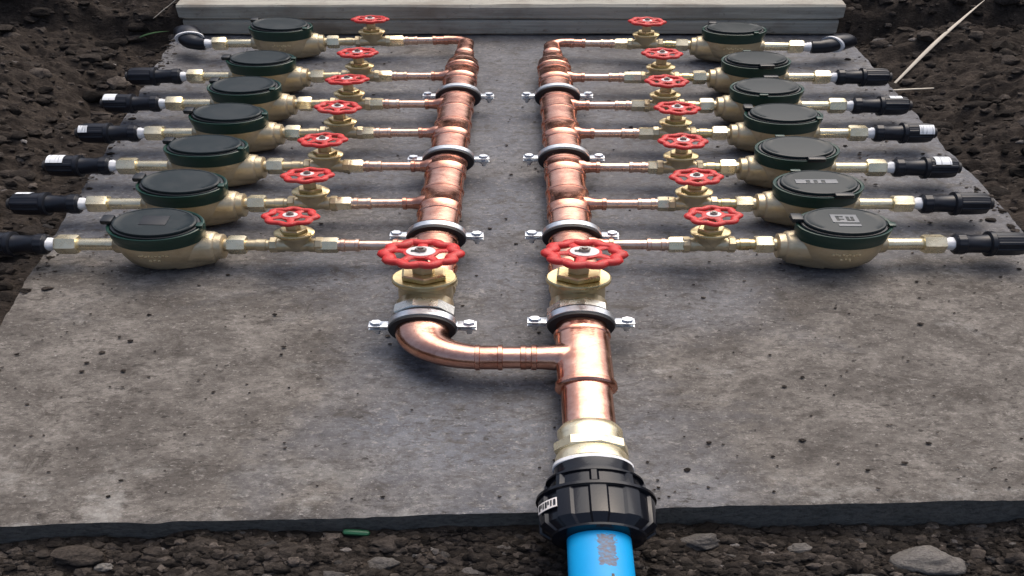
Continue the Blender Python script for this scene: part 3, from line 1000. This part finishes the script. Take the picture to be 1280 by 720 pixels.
# ------------------------------------------------------------------ timber at the back
o = thing('timber_edging', 'weathered grey timber edging of two stacked planks behind the slab', 'timber', (0, 2.226, 0))
def plank(z0, z1, xa, xb_, ya, yb_, seed):
    nx_ = 90
    m = MB(); vs = []; fs = []
    prof = [(ya + .004, z0), (ya, z0 + .004), (ya, z1 - .007), (ya + .005, z1 - .001), (yb_ - .004, z1), (yb_, z1 - .004), (yb_, z0)]
    n = len(prof)
    for i in range(nx_ + 1):
        u = i / nx_
        x = xa + (xb_ - xa) * u
        e = max(0, 1 - min(u, 1 - u) * 90)
        for j, (py, pz) in enumerate(prof):
            w = .0022 * float(fbm(np.array(x * 1.0 + seed), np.array(j * .37), 9, 3, 5))
            cz = (z0 + z1) / 2
            vs.append((x, py + w + e * .004, pz + w + (cz - pz) * e * .10))
    for i in range(nx_):
        for j in range(n):
            k = (j + 1) % n
            fs.append((i * n + j, i * n + k, i * n + n + k, i * n + n + j))
    fs.append(tuple(range(n))); fs.append(tuple(nx_ * n + j for j in range(n)))
    m.add(vs, fs)
    return m.build('plank', 'wood', o, angle=30)
plank(.002, .0448, -.552, .497, -.0065, .041, 3)
plank(.0460, .089, -.556, .502, -.008, .044, 8)


# ------------------------------------------------------------------ loose soil, stones and litter
def ico(sub):
    bm = bmesh.new(); bmesh.ops.create_icosphere(bm, subdivisions=sub, radius=1)
    bm.verts.index_update()
    v = np.array([tuple(p.co) for p in bm.verts]); f = np.array([[q.index for q in p.verts] for p in bm.faces])
    bm.free(); return v, f


IV, IF = ico(2)
IV3, IF3 = ico(4)
rng = np.random.default_rng(5)


def lump(v, seed, amp=.35, f=1.6):
    d = 1 + amp * (fbm(v[:, 0] * 1.0 + seed, v[:, 1] + v[:, 2] * 1.7, f, 3, seed % 97) + fbm(v[:, 2] + seed * 2, v[:, 0] - v[:, 1], f, 3, seed % 89 + 5))
    return v * d[:, None]


SH = [lump(IV, 10 + k * 7, .55) for k in range(16)]


def rotz(a):
    c, s = np.cos(a), np.sin(a); return np.array([[c, -s, 0], [s, c, 0], [0, 0, 1]])


def scatter(name, pos, rad, material, flat=(.7, 1.0), label=None, cat=None):
    V_, F_ = [], []; b = 0
    for (x, y, z), r in zip(pos, rad):
        s = SH[rng.integers(len(SH))]
        q = rng.normal(size=(3, 3)); q, _ = np.linalg.qr(q)
        v = (s @ q.T) * np.array([r * rng.uniform(.8, 1.3), r * rng.uniform(.8, 1.2), r * rng.uniform(*flat)])
        v = v @ rotz(rng.uniform(0, 6.28)).T + np.array([x, y, z])
        V_.append(v); F_.append(IF + b); b += len(v)
    ob = np_mesh(name, np.concatenate(V_), np.concatenate(F_), material)
    tone = np.repeat(np.clip(rng.lognormal(-.08, .45, len(V_)), .35, 2.8), len(IV)).astype(np.float32)
    at = ob.data.attributes.new('tone', 'FLOAT', 'POINT'); at.data.foreach_set('value', tone)
    ob.data.set_sharp_from_angle(angle=math.radians(48))
    ob['kind'] = 'stuff'
    if label:
        tag(ob, label, cat)
    return ob


STONES = [
    (.287, .556, (.0245, .019, .018), 'large pale flat stone in the soil, the biggest in front of the slab', 'stone', 'stone'),
    (.125, .580, (.015, .011, .013), 'pale rough clod of mortar next to the big black coupling', 'mortar_lump', 'grey_lump'),
    (.197, .574, (.0085, .008, .007), 'small pale stone between the big stone and the black coupling', 'stone', 'stone'),
    (-.322, .556, (.018, .013, .011), 'dark rounded soil clod under the slab edge, towards the frame corner', 'soil_clod', 'soil_lump'),
    (-.300, .543, (.0065, .006, .006), 'small pale stone beside the dark rounded clod', 'stone', 'stone'),
    (.375, .585, (.012, .010, .008), 'grey stone tucked against the slab front, behind the big stone', 'stone', 'grey_lump'),
    (.236, .530, (.012, .009, .009), 'grey brown stone just in front of the big pale stone', 'stone', 'grey_lump'),
    (-.105, .548, (.011, .009, .008), 'grey lump of soil midway along the slab front', 'soil_clod', 'grey_lump'),
]


def soil_points(n, rmin, rmax, power, gap=1.0):
    out, rad = [], []
    while len(out) < n:
        k = 4000
        zone = rng.uniform(0, 1, k)
        x = rng.uniform(-.95, .95, k); y = rng.uniform(.44, 2.75, k)
        fr = zone < .55
        x[fr] = rng.uniform(-.52, .60, fr.sum()); y[fr] = rng.uniform(.44, .63, fr.sum())
        r = rmin * (1 - rng.uniform(0, 1, k)) ** (-1 / power); r = np.minimum(r, rmax)
        dl = xl(y) - x; dr = x - xr(y); df = yf(x) - y; db = y - YB - .03
        ok = np.maximum(np.maximum(dl, dr), np.maximum(df, db)) > r * gap
        # leave the pipe's bed and the stubs of the couplings free
        ok &= ~((np.abs(x - .047) < .03 + r) & (y < .62) & (r > .007))
        r = np.where((y < .66) & (rng.uniform(0, 1, k) < .93), np.minimum(r, .0048), np.where(y < .66, np.minimum(r, .0085), r))
        r = np.where(y > .66, np.minimum(r * 1.5, .017), r)
        for q_ in STONES:      # nothing on top of the single stones
            ok &= ~(((x - q_[0]) / (q_[2][0] + r)) ** 2 + ((y - q_[1]) / (q_[2][1] + r)) ** 2 < 1)
        ok &= ~((np.abs(x + .1253) < .016) & (np.abs(y - .588) < .010))
        z = terrain(x, y) + r * .05
        for a, b_, c, q in zip(x[ok], y[ok], z[ok], r[ok]):
            if len(out) < n:
                out.append((a, b_, c)); rad.append(q)
    return out, rad


scatter('soil_clods', *soil_points(22000, .0018, .015, 1.75, .7), 'clod', label='loose dark soil clods around the slab', cat='soil')
scatter('pebbles', *soil_points(420, .0028, .008, 2.6), 'pebble', label='small pale pebbles scattered through the soil', cat='pebbles')
# crumbs of soil dropped on the slab
cp, cr = [], []
while len(cp) < 700:
    x = rng.uniform(-.46, .53); y = rng.uniform(.62, 2.15)
    edge = min(x - xl(y), xr(y) - x, (y - yf(x)) * 1.2)
    if edge < .01 or rng.uniform() > (.22 + .78 * math.exp(-edge / .06)):
        continue
    r = min(.0009 * (1 - rng.uniform()) ** (-1 / 2.9), .0024)
    cp.append((x, y, r * .25)); cr.append(r)
for _ in range(700):
    e_ = rng.integers(0, 2); w_ = abs(rng.normal(0, .012)) + .001
    if e_ == 0:
        y = rng.uniform(.62, 2.2); x = xl(y) + w_
    elif e_ == 1:
        y = rng.uniform(.64, 2.2); x = xr(y) - w_
    if fbm(np.array(x), np.array(y), 14, 2, 3) < -.02:
        continue
    r = min(.0010 * (1 - rng.uniform()) ** (-1 / 2.2), .0052)
    cp.append((x, y, r * .2 - .001)); cr.append(r)
scatter('soil_crumbs', cp, cr, 'clod', (.3, .55), label='crumbs of dark soil dropped on the concrete slab', cat='soil')


def stone(x, y, r, label, name='stone', material='stone', seed=0, sink=.35):
    v = lump(IV3, 40 + seed * 13, .32, 1.2)
    v = v * (1 + .05 * fbm(v[:, 0] + seed, v[:, 1] + v[:, 2], 7, 3, seed)[:, None])
    v = v * np.array(r)
    v[:, 2] = np.maximum(v[:, 2], -r[2] * .9)
    ob = np_mesh(name, v, IF3, material)
    ob.location = (x * W, y, float(terrain(x, y)) + r[2] * (1 - sink * 2))
    ob.rotation_euler = (0, 0, 0)
    tag(ob, label, 'stone' if name == 'stone' else 'soil clod', 'stones and clods in front of the slab')
    return ob


for k, (x, y, r, lab, nm, mt) in enumerate(STONES):
    stone(x, y, r, lab, nm, mt, k + 3)


def stick(name, label, cat, a, b, r0, r1, material, za=.006, zb=.006, sag=0., n=14, flat=.6):
    pts, rad = [], []
    A = Vector((a[0], a[1], float(terrain(*a)) + za)); B = Vector((b[0], b[1], float(terrain(*b)) + zb))
    for k in range(n):
        t = k / (n - 1)
        p = A.lerp(B, t)
        p.z += sag * 4 * t * (1 - t)
        p.x += .0004 * math.sin(t * 11)
        pts.append(tuple(p - A)); rad.append((r0 + (r1 - r0) * abs(2 * t - .8) ** 1.5) if True else r0)
    ob = MB().tube(pts, rad, 8, flat=flat).build(name, material)
    ob.location = (A.x * W, A.y, A.z)
    return tag(ob, label, cat)


stick('wood_splinter', 'long pale splinter of wood leaning up the soil bank', 'stick', (.5500, 1.985), (.7250, 2.247), .0038, .0014, 'straw', .016, .014, .012)
stick('straw_stalk', 'short pale stalk lying beside the long wood splinter', 'stick', (.530, 1.935), (.594, 1.922), .0030, .0022, 'straw', .014, .012)
stick('grass_blade', 'green grass blade by the end of the timber', 'grass', (-.638, 2.222), (-.582, 2.240), .0034, .0010, 'grass', .012, .016, .006)
stick('thin_twig', 'thin pale twig near the end of the timber', 'stick', (-.605, 2.252), (-.562, 2.262), .0014, .0010, 'straw', .012, .016)
ob = MB().box((0, 0, 0), (.020, .008, .007), .45).build('glass_shard', 'glassgreen')
ob.location = (-.1253 * W, .5895, float(terrain(-.1253, .5895)) + .005)
ob.rotation_euler = (.3, .1, 0)
tag(ob, 'bright green shard lying under the front edge of the slab', 'shard')
